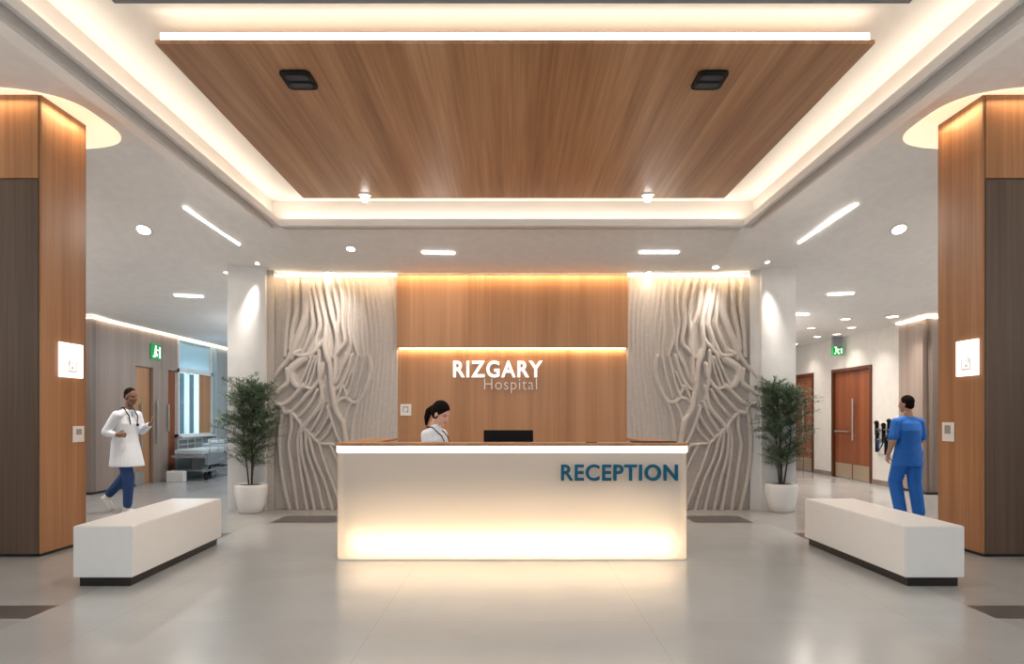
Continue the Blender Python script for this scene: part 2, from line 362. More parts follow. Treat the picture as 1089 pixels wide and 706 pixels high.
for k, (y0, y1, zt) in enumerate((D1, D2)):
    d = struct('door_%d' % (k+2), boxes([(WX-.07, WX+.05, y0, y0+.07, 0, zt), (WX-.07, WX+.05, y1-.07, y1, 0, zt), (WX-.07, WX+.05, y0+.07, y1-.07, zt-.07, zt)]), M['door_frame'])
    ym = y0+.07+(y1-y0-.14)*.5
    for a, b in ((y0+.075, ym-.004), (ym+.004, y1-.075)):
        lf = obj('door_leaf', B(WX-.01, WX+.035, a, b, .01, zt-.075, bevel=.004), M['door_wood'], d)
        obj('kick_plate', B(WX-.018, WX-.008, a+.03, b-.03, .02, .33), M['kick'], lf)
    bm = bmesh.new(); x = WX-.07; y = ym-.12
    tube(bm, [(x, y, .85), (x, y, 1.75)], .018, 10)
    for z in (.95, 1.65): tube(bm, [(x, y, z), (x+.07, y, z)], .01, 8)
    tag(obj('door_handle', bm, M['chrome'], d), 'vertical bar handle')
    bm = bmesh.new(); x = WX-.06
    tube(bm, [(x, ym+.08, 1.03), (x, y1-.16, 1.03)], .018, 10)
    for yy in (ym+.12, y1-.2): tube(bm, [(x, yy, 1.03), (x+.06, yy, 1.03)], .012, 8)
    tag(obj('push_bar', bm, M['chrome'], d), 'horizontal push bar')
# ================================================================ feature wall
struct('wall_back_wood', B(-1.69, 1.70, 10.57, 10.62, 0, 2.44), M['wood_wall'])
wp = thing('wall_panel', 'upper oak wall panel standing proud above the hospital lettering', 'wall panel', (0, 10.57, 2.38))
obj('oak_facing', B(-1.69, 1.70, 10.47, 10.57, 2.38, 3.46, bevel=.003), M['wood_wall'], wp)
obj('led_strip', B(-1.67, 1.68, 10.555, 10.568, 2.362, 2.378), M['led'], wp)
struct('trim_2', B(-3.5, 3.6, 10.545, 10.565, 3.435, 3.465), M['led'])
# carved relief panels, traced ribs (units: 7.06 per pixel from 285,290)
STR = [
 (15, [(165,40),(178,250),(158,450),(148,640)]), (15, [(235,40),(232,280),(200,450),(185,590)]),
 (24, [(290,40),(300,180),(300,330),(262,450),(215,560),(190,650)]), (14, [(320,60),(335,190),(348,330),(350,430),(300,560),(270,620)]),
 (15, [(345,50),(375,220),(405,380),(400,450),(340,600),(310,640)]), (17, [(385,50),(415,230),(450,380),(447,480),(440,560),(455,640),(480,700)]),
 (14, [(440,50),(470,230),(490,330),(520,430),(538,560),(520,640)]), (11, [(398,440),(382,520),(372,600),(330,650)]),
 (12, [(490,50),(520,200),(545,330),(540,430),(530,560),(520,640)]), (13, [(540,50),(575,220),(575,400),(592,540),(550,600),(510,650)]),
 (11, [(590,50),(625,200),(615,400),(635,560),(610,650),(560,740)]), (10, [(650,50),(665,200),(660,400),(650,500),(690,640)]),
 (9, [(700,50),(720,230),(715,450),(735,640)]), (14, [(270,600),(190,640),(150,690),(55,805),(0,880)]),
 (28, [(290,660),(200,730),(185,790)]), (22, [(185,760),(215,840),(250,870),(290,865)]), (16, [(160,740),(168,830),(120,880),(60,930)]),
 (14, [(290,865),(350,880),(410,800),(430,700)]), (16, [(200,620),(280,640),(350,620),(400,570),(440,520)]),
 (10, [(350,640),(300,760),(260,850)]), (9, [(370,650),(330,760),(300,855)]), (9, [(388,640),(365,750),(325,870)]),
 (12, [(400,600),(400,740),(415,870),(430,960)]), (17, [(450,600),(480,700),(495,850),(510,960),(530,1050),(580,1130),(600,1250),(640,1400)]),
 (13, [(520,640),(520,760),(508,840)]), (12, [(600,620),(565,740),(525,830),(500,850)]), (12, [(640,640),(610,760),(565,850),(520,890)]),
 (10, [(572,860),(545,930),(515,990)]), (11, [(580,860),(605,940),(560,960),(525,1000)]), (12, [(605,950),(645,980),(700,970),(755,870),(785,740),(770,640)]),
 (9, [(640,760),(600,860)]), (9, [(690,640),(645,830),(612,930)]), (9, [(735,640),(705,800),(660,950)]),
 (15, [(265,875),(180,970),(115,1005)]), (14, [(350,885),(265,980),(190,1060)]), (12, [(390,890),(330,1000),(255,1085)]),
 (15, [(425,870),(405,1010),(310,1130),(262,1210)]), (11, [(440,980),(405,1080),(340,1190)]), (10, [(480,1060),(435,1150),(372,1235)]),
 (10, [(500,1120),(470,1200),(400,1275)]), (15, [(40,985),(115,1005),(140,1060),(190,1060),(250,1120),(268,1165)]),
 (13, [(300,1185),(350,1232),(400,1280),(480,1290),(540,1300)]), (12, [(465,1020),(500,1130),(540,1240),(600,1330)]),
 (9, [(640,985),(600,1090),(590,1200)]), (9, [(700,975),(660,1100),(640,1260)]),
 (16, [(125,1050),(105,1200),(110,1400),(140,1600),(180,1770)]), (15, [(195,1065),(190,1180),(172,1300),(200,1500),(240,1770)]),
 (14, [(265,1160),(238,1260),(248,1400),(280,1600),(312,1770)]), (13, [(262,1210),(275,1380),(320,1550),(367,1770)]),
 (13, [(300,1190),(312,1350),(380,1550),(432,1770)]), (13, [(320,1205),(370,1400),(440,1560),(502,1770)]),
 (12, [(400,1285),(450,1450),(510,1600),(570,1770)]), (12, [(480,1290),(540,1420),(620,1600),(680,1770)]), (11, [(540,1300),(640,1500),(760,1770)]),
]
def smooth_poly(pts, n=6):
    out = []; P_ = [pts[0]]+pts+[pts[-1]]
    for i in range(1, len(P_)-2):
        p0, p1, p2, p3 = map(np.array, P_[i-1:i+3])
        for k in range(n):
            t = k/n; out.append(.5*((2*p1)+(-p0+p2)*t+(2*p0-5*p1+4*p2-p3)*t*t+(-p0+3*p1-3*p2+p3)*t**3))
    out.append(np.array(pts[-1], float)); return out
def relief_mesh(x0, x1, z1, mirror):
    nx, nz = 250, 440
    gx = np.linspace(65, 985, nx); gy = np.linspace(40, 1770, nz)
    X, Y = np.meshgrid(gx, gy); H = np.zeros_like(X)
    for wd, pts in STR:
        q = smooth_poly(pts); D = np.full(X.shape, 1e9)
        for a, b in zip(q, q[1:]):
            ab = b-a; t = np.clip(((X-a[0])*ab[0]+(Y-a[1])*ab[1])/max(ab@ab, 1e-6), 0, 1)
            D = np.minimum(D, (X-a[0]-t*ab[0])**2+(Y-a[1]-t*ab[1])**2)
        D = np.sqrt(D)/(wd*.88); h = np.where(D < 1, 1, np.exp(-((D-1)*2.4)**2))*.72+.28*np.exp(-(D*.9)**2)
        amp = 1.0 if pts[0][0] < 560 else .62
        H = np.maximum(H, h*amp)
    # fine ribs toward the wood side
    bend = 34*np.sin((Y-60)/900*PI*.9)*np.exp(-((Y-600)/800)**2)-30*np.clip((Y-800)/970, 0, 1)
    ph = (X-bend+6*np.sin(Y/140+X/60))/(34)
    rib = (.5+.5*np.cos(2*PI*ph))**.8*np.clip((X-640)/90, 0, 1)*(.22*(1-.55*np.clip((X-720)/265, 0, 1)))
    H = np.maximum(H, rib)*np.clip((Y-40)/60, .15, 1)
    H += .03*np.sin(X/37+np.sin(Y/90))*np.sin(Y/120)
    yb = 10.575-.012-H*.078
    xw = x0+(X-65)/920*(x1-x0) if not mirror else x1-(X-65)/920*(x1-x0)
    zw = z1*(1-(Y-40)/1730)
    co = np.stack([xw, yb, zw], -1).reshape(-1, 3)
    idx = np.arange(nx*nz).reshape(nz, nx)
    q = np.stack([idx[:-1, :-1], idx[1:, :-1], idx[1:, 1:], idx[:-1, 1:]], -1).reshape(-1, 4)
    if mirror: q = q[:, ::-1]
    v = co.tolist(); f = q.tolist()
    # close the sides against the wall
    ring = list(idx[0, :])+list(idx[1:, -1])+list(idx[-1, -2::-1])+list(idx[-2:0:-1, 0])
    n0 = len(v)
    for r in ring: v.append([co[r][0], 10.62, co[r][2]])
    for k in range(len(ring)):
        k2 = (k+1) % len(ring); fc = [int(ring[k]), int(ring[k2]), n0+k2, n0+k]
        f.append(fc if not mirror else fc[::-1])
    me = bpy.data.meshes.new('carved_panel'); me.from_pydata(v, [], f); me.update()
    return me
for x0, x1, mir, lb in ((-3.5, -1.69, False, 'white carved relief panel of branching ribs, left of the oak wall'), (1.70, 3.6, True, 'white carved relief panel of branching ribs, right of the oak wall')):
    o = obj('relief_panel', relief_mesh(x0, x1, 3.46, mir), M['relief'], smooth=True)
    tag(o, lb, 'wall panel')
# lettering
def text_mesh(s, height, depth, offset=0, spacing=1.0):
    cu = bpy.data.curves.new('t', 'FONT'); cu.body = s; cu.size = 1; cu.extrude = .5; cu.offset = offset; cu.space_character = spacing
    cu.resolution_u = 6
    o = bpy.data.objects.new('t', cu); C.objects.link(o); bpy.context.view_layer.update()
    me = bpy.data.meshes.new_from_object(o.evaluated_get(bpy.context.evaluated_depsgraph_get()))
    bpy.data.objects.remove(o); 
    xs_ = [v.co.x for v in me.vertices]; ys_ = [v.co.y for v in me.vertices]
    return me, min(xs_), max(xs_), min(ys_), max(ys_)
def place_text(me, bb, x0, x1, z0, z1, yf, depth):
    a, b, c, d_ = bb; sx = (x1-x0)/(b-a); sz = (z1-z0)/(d_-c)
    for v in me.vertices:
        x, y, z = v.co; v.co = (x0+(x-a)*sx, yf-(z+.5)*depth, z0+(y-c)*sz)
    return me
ky = 10.57/F
def wx(px): return (px-HX)*ky
def wz(py): return CAMZ+(HY-py)*ky
hs = thing('hospital_sign', 'white RIZGARY Hospital lettering on the oak wall behind the desk', 'sign', (wx(530), 10.57, wz(401)))
me, *bb = text_mesh('RIZGARY', .2, .03, offset=.024, spacing=1.14)
tag(obj('name_lettering', place_text(me, bb, wx(482), wx(577), wz(401.5), wz(383.5), 10.57, .03), M['letter'], hs), 'bold white capitals')
me, *bb = text_mesh('Hospital', .1, .02, offset=-.012, spacing=1.12)
tag(obj('word_lettering', place_text(me, bb, wx(515), wx(571), wz(418), wz(402.5), 10.57, .02), M['letter2'], hs), 'thin pale lettering')
k2 = 6.81/F
me, *bb = text_mesh('RECEPTION', .16, .03, offset=.02, spacing=1.1)
rs = obj('reception_sign', place_text(me, bb, (596.5-HX)*k2, (720-HX)*k2, CAMZ+(HY-511)*k2, CAMZ+(HY-493.5)*k2, 6.795, .03), M['blue'])
tag(rs, 'petrol blue RECEPTION letters fixed to the front of the glowing desk', 'sign')
# ================================================================ pillars
def pillar(s):
    nm = 'left' if s < 0 else 'right'
    a, b = 4.60, 6.6
    X = sorted((s*(a+.02), s*b))
    struct('wall_pillar_'+nm, boxes([(X[0], X[1], 7.0, 7.70, .03, 4.9)]), M['wood_shaded'])
    t = thing('pillar_cladding', 'tall oak clad pillar face and dark front on the '+nm+', behind the bench', 'pillar', (s*5.6, 7.3, 0))
    obj('side_board', B(*sorted((s*a, s*(a+.025))), 6.985, 7.72, .03, 4.55, bevel=.004), M['wood_pillar'], t)
    xx = sorted((s*(a+.025), s*b))
    tag(obj('lower_front_board', B(xx[0], xx[1], 6.975, 6.998, .03, 3.68, bevel=.003), M['wood_shaded'], t), 'lower oak board, coloured dark for shade')
    obj('upper_front_board', B(xx[0], xx[1], 6.975, 6.998, 3.70, 4.55, bevel=.003), M['wood_pillar'], t)
    tag(obj('plinth', B(*sorted((s*(a+.02), s*b)), 7.0, 7.7, 0, .03), M['black'], t), 'black recessed plinth')
    # lit halo disc on the ceiling round the pillar top
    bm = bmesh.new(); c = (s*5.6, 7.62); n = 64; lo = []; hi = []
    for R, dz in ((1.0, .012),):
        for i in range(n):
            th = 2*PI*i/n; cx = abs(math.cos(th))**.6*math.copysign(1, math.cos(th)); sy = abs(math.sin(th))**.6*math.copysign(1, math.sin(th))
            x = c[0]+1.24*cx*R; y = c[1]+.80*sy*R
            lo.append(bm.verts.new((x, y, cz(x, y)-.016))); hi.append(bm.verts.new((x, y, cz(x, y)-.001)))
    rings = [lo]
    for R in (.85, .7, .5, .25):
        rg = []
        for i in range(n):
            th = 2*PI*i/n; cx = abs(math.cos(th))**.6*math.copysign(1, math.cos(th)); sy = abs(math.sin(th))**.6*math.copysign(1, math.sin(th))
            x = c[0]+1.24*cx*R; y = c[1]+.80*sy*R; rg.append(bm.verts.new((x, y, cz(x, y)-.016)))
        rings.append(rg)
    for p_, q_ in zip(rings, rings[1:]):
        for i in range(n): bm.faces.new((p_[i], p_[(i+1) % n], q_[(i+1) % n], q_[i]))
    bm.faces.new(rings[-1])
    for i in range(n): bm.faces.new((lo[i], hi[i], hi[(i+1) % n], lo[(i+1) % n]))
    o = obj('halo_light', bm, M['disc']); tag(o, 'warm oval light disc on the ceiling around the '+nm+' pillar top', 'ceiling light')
    area('halo_strip_light', (s*4.50, 7.35, 4.47), (.05, .7), 5, WARM2); area('halo_strip_light', (s*5.5, 6.89, 4.47), (1.7, .05), 6, WARM2)
    # lit square sign and small switch
    xf = s*a
    y0, y1 = 7.24, 7.62; z0, z1 = 1.775, 2.13
    if s > 0: y0, y1 = 6.92+.08, 7.30; y0, y1 = 7.03, 7.36
    if s > 0: z0, z1 = 1.78, 2.14
    t = thing('lit_sign', 'glowing white square sign on the '+nm+' oak pillar', 'sign', (xf, (y0+y1)/2, z0))
    obj('light_panel', B(*sorted((xf-s*.002, xf-s*.03)), y0, y1, z0, z1, bevel=.004), M['sign_lit'], t)
    ym, zm, h = (y0+y1)/2, (z0+z1)/2-.05, .075
    xs2 = sorted((xf-s*.0305, xf-s*.032))
    obj('icon', boxes([(*xs2, ym-h, ym-h+.022, zm-h, zm+h*.6), (*xs2, ym+h-.022, ym+h, zm-h, zm+h*.6), (*xs2, ym-h, ym+h, zm-h, zm-h+.022),
        (*xs2, ym-.03, ym+.02, zm-.045, zm-.01), (*xs2, ym-.012, ym+.012, zm+.01, zm+.04), (*xs2, ym-.05, ym-.03, zm+.0, zm+.07)]), M['sign_icon'], t)
    y0, y1 = (7.47, 7.66) if s < 0 else (7.42, 7.62); z0, z1 = 1.10, 1.27
    if s > 0: z0, z1 = 1.11, 1.31
    t = thing('wall_switch', 'small white switch plate low on the '+nm+' oak pillar', 'switch', (xf, (y0+y1)/2, z0))
    obj('plate', B(*sorted((xf-s*.002, xf-s*.016)), y0, y1, z0, z1, bevel=.004), M['plate'], t)
    obj('inset', B(*sorted((xf-s*.014, xf-s*.020)), y0+.05, y1-.05, z0+.08, z1-.03, bevel=.002), M['plate_d'], t)
pillar(-1); pillar(1)
t = thing('wall_switch', 'small white switch plate on the oak wall beside the receptionist', 'switch', (-1.575, 10.57, 1.38))
obj('plate', B(-1.65, -1.49, 10.553, 10.569, 1.38, 1.55, bevel=.004), M['plate'], t)
obj('inset', boxes([(-1.61, -1.53, 10.549, 10.554, 1.50, 1.515), (-1.61, -1.598, 10.549, 10.554, 1.43, 1.5), (-1.57, -1.53, 10.549, 10.554, 1.43, 1.445), (-1.542, -1.53, 10.549, 10.554, 1.445, 1.5)]), M['plate_d'], t)
# ================================================================ wooden ceiling panel and its fittings
ZP = 3.95
cpn = thing('ceiling_panel', 'large oak panel hanging in the lit ceiling tray', 'ceiling panel', (0, 6.7, ZP))
obj('oak_board', B(-2.47, 2.51, 4.94, 8.45, ZP, ZP+.03, bevel=.004), M['wood_panel'], cpn)
obj('core', B(-2.3, 2.3, 5.6, 8.3, ZP+.03, UZ), M['upper'], cpn)
tag(obj('led_strip', B(-2.44, 2.48, 4.955, 4.985, ZP+.032, ZP+.085), M['led'], cpn), 'glowing strip along the front edge')
gp = thing('grey_panel', 'dark grey metal ceiling panel at the very top of the view', 'ceiling panel', (0, 3.2, ZP))
obj('metal_plate', B(-2.48, 2.48, 2.4, 4.46, ZP, ZP+.04, bevel=.004), M['grey_panel'], gp)
for x in (-1.5, 1.4): obj('bracket', B(x, x+.1, 3.2, 3.3, ZP+.04, UZ-.002), M['grey_panel'], gp)
def rrect(cx, cy, hw, hh, r, n=6):
    out = []
    for k, (sx, sy) in enumerate(((1, 1), (-1, 1), (-1, -1), (1, -1))):
        for i in range(n+1):
            a = PI/2*(k+i/n); out.append((cx+sx*(hw-r)+r*math.cos(a), cy+sy*(hh-r)+r*math.sin(a)))
    return out
for px, side in ((318, 'left'), (754.5, 'right')):
    Y = F*(ZP-CAMZ)/(HY-84); X = (px-HX)/F*Y
    t = thing('ceiling_spotlight', 'black square spotlight fitting at the '+side+' of the oak ceiling panel', 'ceiling light', (X, Y, ZP))
    bm = bmesh.new(); prism(bm, rrect(X, Y, .115, .15, .05), ZP-.018, ZP-.001); obj('housing', bm, M['soot'], t)
    for dy in (-.062, .062):
        bm = bmesh.new(); prism(bm, rrect(X, Y+dy, .085, .042, .03), ZP-.024, ZP-.018); obj('lens', bm, M['lens'], t)
for px, side in ((388, 'left'), (689, 'right')):
    Y = F*(ZP-CAMZ)/(HY-207); X = (px-HX)/F*Y
    t = thing('panel_spotlight', 'small bright white spotlight at the back '+side+' of the oak ceiling panel', 'ceiling light', (X, Y, ZP))
    bm = bmesh.new(); lathe(bm, [(0, ZP-.012), (.075, ZP-.012), (.08, ZP-.001), (0, ZP-.001)], (X, Y)); obj('rim', bm, M['trim'], t, smooth=False)
    bm = bmesh.new(); bmesh.ops.create_uvsphere(bm, u_segments=20, v_segments=12, radius=.045, matrix=Matrix.Translation((X, Y, ZP-.045))); obj('lamp', bm, M['led_white'], t, smooth=True)
# ================================================================ lights in the plaster ceiling
def downlight(px, py, r, energy, label, col=NEUT, spread=110, lamp=True, tilt=None):
    x, y, z = cp(px, py); n = cnorm(x, y)
    t = thing('downlight', label, 'ceiling light', (x, y, z), 'round downlights in the plaster ceiling')
    rot = Vector((0, 0, -1)).rotation_difference(n).to_matrix().to_4x4(); T = Matrix.Translation((x, y, z))@rot
    bm = bmesh.new(); lathe(bm, [(r*.86, -.001), (r*1.12, -.001), (r*1.12, -.008), (r*.9, -.012), (r*.86, -.001)], n=28); bmesh.ops.transform(bm, matrix=T, verts=bm.verts); obj('rim', bm, M['trim'], t)
    bm = bmesh.new(); lathe(bm, [(0, -.007), (r*.9, -.007), (r*.9, -.002), (0, -.002)], n=28); bmesh.ops.transform(bm, matrix=T, verts=bm.verts); obj('lens', bm, M['led_white'], t)
    if lamp:
        area('downlight_lamp', (x, y, z-.03), (r*1.6,), energy, col, tilt or (0, 0, 0), spread, 'DISK')
DL = 'round white downlight '
downlight(153, 244, .10, 30, 'large '+DL+'left of the long slanting light line')
downlight(956, 243, .10, 30, 'large '+DL+'right of the long slanting light line')
downlight(373, 264, .065, 3.5, DL+'in front of the feature wall, left of the short light line', tilt=(math.radians(36), math.radians(27), 0), spread=52)
downlight(349, 289.5, .06, .3, DL+'close to the left carved panel', tilt=(math.radians(10), 0, 0), spread=110)
downlight(690, 289, .05, .3, DL+'above the inner edge of the right carved panel', tilt=(math.radians(10), 0, 0), spread=110)
downlight(761, 283.6, .055, 1.8, DL+'above the right carved panel', tilt=(math.radians(19), math.radians(6), 0), spread=56)
downlight(816, 278, .035, 1.3, 'tiny '+DL+'above the right grey column', tilt=(math.radians(9.5), math.radians(-8), 0), spread=28)
downlight(273.8, 279.7, .035, 1.3, 'tiny '+DL+'above the left grey column', tilt=(math.radians(9.5), math.radians(14), 0), spread=28)
downlight(240.5, 289, .04, 3, 'tiny '+DL+'at the outer top corner of the left grey column')
downlight(949, 336.3, .11, 12, DL+'nearest the brown boards in the right corridor')
downlight(905.6, 348, .09, 10, DL+'above the exit sign in the right corridor, nearer of two')
downlight(899.3, 338.8, .09, 8, DL+'in the right corridor, above the one over the exit sign')
downlight(869.2, 357.8, .09, 8, DL+'left of the exit sign in the right corridor')
downlight(862.6, 348.5, .08, 6, 'dim '+DL+'high left in the right corridor ceiling')
downlight(890, 355, .09, 6, DL+'directly over the hanging exit sign')
downlight(845, 365.5, .09, 6, DL+'farthest down the right corridor beside the column')
def linelight(p, q, wdt, energy, label):
    a = Vector(cp(*p)); b = Vector(cp(*q)); mid = (a+b)/2; u = (b-a).normalized(); n = cnorm(mid.x, mid.y); v = n.cross(u).normalized()
    bm = bmesh.new(); vs = []
    for dz in (.004, .02):
        vs.append([bm.verts.new(pt+v*k*wdt/2+n*dz) for pt, k in ((a, -1), (a, 1), (b, 1), (b, -1))])
    bm.faces.new(vs[0]); bm.faces.new(vs[1])
    for i in range(4): bm.faces.new((vs[0][i], vs[0][(i+1) % 4], vs[1][(i+1) % 4], vs[1][i]))
    bmesh.ops.translate(bm, vec=n*-.003, verts=bm.verts)
    o = obj('linear_light', bm, M['led_white']); tag(o, label, 'ceiling light', 'light lines in the plaster ceiling')
    l = area('linear_lamp', mid+n*.035, ((b-a).length, wdt), energy, NEUT)
    rm = Matrix((u, -n.cross(u)*-1, -n)).transposed(); l.rotation_euler = Matrix((u, (-n).cross(u), -n)).transposed().to_euler()
linelight((195.5, 219.5), (255, 259.5), .028, 14, 'long slanting light line in the ceiling left of the tray')
linelight((912, 216), (849, 257.5), .028, 14, 'long slanting light line in the ceiling right of the tray')
linelight((449, 267.5), (483.5, 268.5), .035, 10, 'short light line in the ceiling left of centre before the feature wall')
linelight((680, 267.5), (721.5, 267.5), .035, 10, 'short light line in the ceiling right of centre before the feature wall')
linelight((186, 313.3), (215.5, 314.8), .05, 12, 'short light line deep in the left side ceiling')
linelight((880.6, 312.5), (907.5, 311.3), .05, 12, 'short light line deep in the right side ceiling')
linelight((843, 333.8), (859.5, 334), .06, 8, 'short light line in the right corridor ceiling beside the column')
# unseen fill lights added under the lobby ceiling, beyond the frame
for x in (-6.5, -4.2, 4.2, 6.5):
    for y in (0.5, 3.5): area('lobby_fill', (x, y, 4.48), (.25,), 5, NEUT, shape='DISK')
for x in (-6, 6):
    area('side_lobby_fill', (x*1.37, 9.0, cz(8, 9.0)-.05), (.25,), 34, (.9, .95, 1), shape='DISK')  # added fill, kept outside the view
    area('corridor_fill', (x*.86, 14.2, 3.07), (.25,), 36, (.92, .96, 1) if x < 0 else NEUT, shape='DISK')  # added corridor fill, hidden behind the grey columns
    area('corridor_fill', (x*.86, 17.6, 3.07), (.25,), 30, (.9, .96, 1) if x < 0 else NEUT, shape='DISK')
# ================================================================ reception desk
desk = thing('reception_desk', 'long white reception desk glowing from below with a thin wooden counter', 'desk', (0, 7.5, 0))
def upath(hw, y0, y1, r, n=10):
    pts = [(-hw, y1)]
    for i in range(n+1): a = PI+PI/2*i/n; pts.append((-hw+r+r*math.cos(a), y0+r+r*math.sin(a)))
    for i in range(n+1): a = 1.5*PI+PI/2*i/n; pts.append((hw-r+r*math.cos(a), y0+r+r*math.sin(a)))
    return pts+[(hw, y1)]
def ushell(hw, y0, y1, r, th, z0, z1):
    o_ = upath(hw, y0, y1, r); i_ = upath(hw-th, y0+th, y1, max(r-th, .01)); bm = bmesh.new()
    A = [[bm.verts.new((x, y, z)) for x, y in p_] for p_, z in ((o_, z0), (o_, z1), (i_, z1), (i_, z0))]
    for k in range(4):
        p_, q_ = A[k], A[(k+1) % 4]
        for i in range(len(p_)-1): bm.faces.new((p_[i], p_[i+1], q_[i+1], q_[i]))
    bm.faces.new([A[k][0] for k in range(4)]); bm.faces.new([A[k][-1] for k in range(4)])
    return bm
tag(obj('front_panel', ushell(1.685, 6.81, 8.4, .10, .012, .012, 1.092), M['opal'], desk, smooth=False), 'milky backlit front shell')
obj('inner_wall', ushell(1.56, 6.935, 8.38, .04, .03, .0, 1.08), M['upper'], desk)
ct = obj('counter_top', ushell(1.705, 6.785, 8.42, .11, .36, 1.094, 1.118), M['wood_pillar'], desk)
tag(ct, 'thin oak counter edge')
tag(obj('led_strip', ushell(1.692, 6.801, 8.3, .10, .008, 1.028, 1.091), M['led_soft'], desk), 'glowing strip under the counter')
obj('base_rail', ushell(1.68, 6.815, 8.4, .10, .10, 0, .011), M['upper'], desk)
obj('work_surface', B(-1.50, 1.50, 6.97, 7.5, .73, .76, bevel=.004), M['bench'], desk)
# computer monitor, seen from behind
t = thing('computer_monitor', 'black computer monitor seen from behind above the counter', 'monitor', (-.04, 7.3, .76))
kk = 7.36/F
x0, x1 = (514.5-HX)*kk, (567-HX)*kk
obj('screen_housing', B(x0, x1, 7.34, 7.38, .92, CAMZ+(HY-457.3)*kk, bevel=.006), M['soot'], t)
obj('screen', B(x0+.01, x1-.01, 7.38, 7.383, .935, 1.215), M['lens'], t)
bm = bmesh.new(); tube(bm, [((x0+x1)/2, 7.33, .77), ((x0+x1)/2, 7.33, 1.0)], .02, 12); obj('stand', bm, M['soot'], t)
obj('foot', B((x0+x1)/2-.12, (x0+x1)/2+.12, 7.22, 7.42, .761, .772, bevel=.004), M['soot'], t)
kk = 7.0/F
tag(obj('tablet', B((672-HX)*kk, (719-HX)*kk, 6.95, 7.12, 1.1185, 1.128, bevel=.003), M['soot']), 'flat dark folder lying on the right end of the counter', 'folder')
tag(obj('pen', B((622-HX)*kk, (634-HX)*kk, 6.92, 6.93, 1.1185, 1.125, bevel=.002), M['soot']), 'small dark pen lying on the counter beside the folder', 'pen')
bpy.data.objects['tablet'].name = 'folder'
# ================================================================ benches
def bench(x0a, x1a, x0b, x1b, label):
    y0, y1 = 5.76, 7.70
    t = thing('bench', label, 'bench', ((x0a+x1a)/2, 6.7, 0), 'white block benches')
    def sk(z0, z1, i):
        bm = bmesh.new(); pts = [(x0a+i, y0+i), (x1a-i, y0+i), (x1b-i, y1-i), (x0b+i, y1-i)]; prism(bm, pts, z0, z1); return bm
    bm = sk(.075, .49, 0); bmesh.ops.bevel(bm, geom=list(bm.edges), offset=.008, segments=2, affect='EDGES'); obj('seat_block', bm, M['bench'], t)
    tag(obj('plinth', sk(0, .075, .035), M['black'], t), 'black recessed plinth')
bench(-3.54, -3.06, -3.66, -3.13, 'white block bench with black plinth at the left of the desk')
bench(3.17, 3.65, 3.15, 3.68, 'white block bench with black plinth at the right of the desk')
# ================================================================ potted plants
def plant(cx, cy, seed, label, H=2.07):
    rnd = random.Random(seed)
    t = thing('potted_plant', label, 'plant', (cx, cy, 0), 'potted plants beside the feature wall')
    bm = bmesh.new(); lathe(bm, [(0, 0), (.15, 0), (.165, .01), (.195, .12), (.225, .26), (.23, .36), (.222, .405), (.21, .405), (.212, .36), (.0, .35)], (cx, cy)); obj('pot', bm, M['pot'], t, smooth=True)
    bm = bmesh.new(); lathe(bm, [(0, .352), (.208, .352), (.20, .385), (.1, .395), (0, .39)], (cx, cy)); obj('soil', bm, M['soil'], t)
    st = bmesh.new(); lf = bmesh.new()
    def leaf(p, d, L, wd):
        d = d.normalized()
        if p.y+d.y*L > 10.40: return
        s_ = d.cross(Vector((rnd.uniform(-.4, .4), rnd.uniform(-.4, .4), 1))).normalized(); u = s_.cross(d)
        a = lf.verts.new(p); b = lf.verts.new(p+d*L*.45+s_*wd+u*.004); c_ = lf.verts.new(p+d*L+Vector((0, 0, -L*.18))); e = lf.verts.new(p+d*L*.45-s_*wd+u*.004)
        lf.faces.new((a, b, c_, e))
    stems = []
    for k in range(4):
        a = rnd.uniform(0, 2*PI); b = Vector((cx+.03*math.cos(a), cy+.03*math.sin(a), .38)); top = Vector((cx+.13*math.cos(a), cy+.13*math.sin(a), H-.25-rnd.uniform(0, .25)))
        mid = (b+top)/2+Vector((rnd.uniform(-.04, .04), rnd.uniform(-.04, .04), 0)); pts = [b, (b+mid)/2, mid, (mid+top)/2, top]
        tube(st, pts, .012, 6, .004); stems.append(pts)
    for k in range(330):
        pts = stems[k % 4]; f = rnd.random()**.8; z = .72+f*(H-.72-.1)
        # stem point at that height
        zb, zt = pts[0].z, pts[-1].z; q = min(1, (z-.12-zb)/(zt-zb)); i = min(3, int(q*4)); base = pts[i].lerp(pts[i+1], q*4-i)
        env = .43*math.sin(min(1, max(.0, (z-.55)/(H-.5)))*PI*.9+.28)**.75
        a = rnd.uniform(0, 2*PI); L = env*rnd.uniform(.45, 1.12)
        tip = base+Vector((math.cos(a)*L, math.sin(a)*L, L*rnd.uniform(.15, .75)))
        tip.y = min(tip.y, 10.34)
        midp = (base+tip)/2+Vector((0, 0, .05*L/.4)); tube(st, [base, midp, tip], .0035, 4, .0015)
        n = int(14+L*60)
        for j in range(n):
            tt = .25+.75*j/n; p = base.lerp(midp, tt*2) if tt < .5 else midp.lerp(tip, tt*2-1)
            dr = (tip-base).normalized(); d = dr*.7+Vector((rnd.uniform(-1, 1), rnd.uniform(-1, 1), rnd.uniform(-.55, .75)))*.85
            leaf(p, d, rnd.uniform(.05, .105), rnd.uniform(.0045, .0075))
        leaf(tip, tip-base, .09, .006)
    obj('stem', st, M['stem'], t); obj('foliage', lf, M['leaf'], t, fix=False)
x, y = fp(262, 546.5); plant(x, y+.18, 3, 'bushy green plant in a white pot before the left grey column', 2.08)
x, y = fp(832.5, 545.5); plant(x+.05, y+.18, 5, 'bushy green plant in a white pot before the right grey column', 2.09)
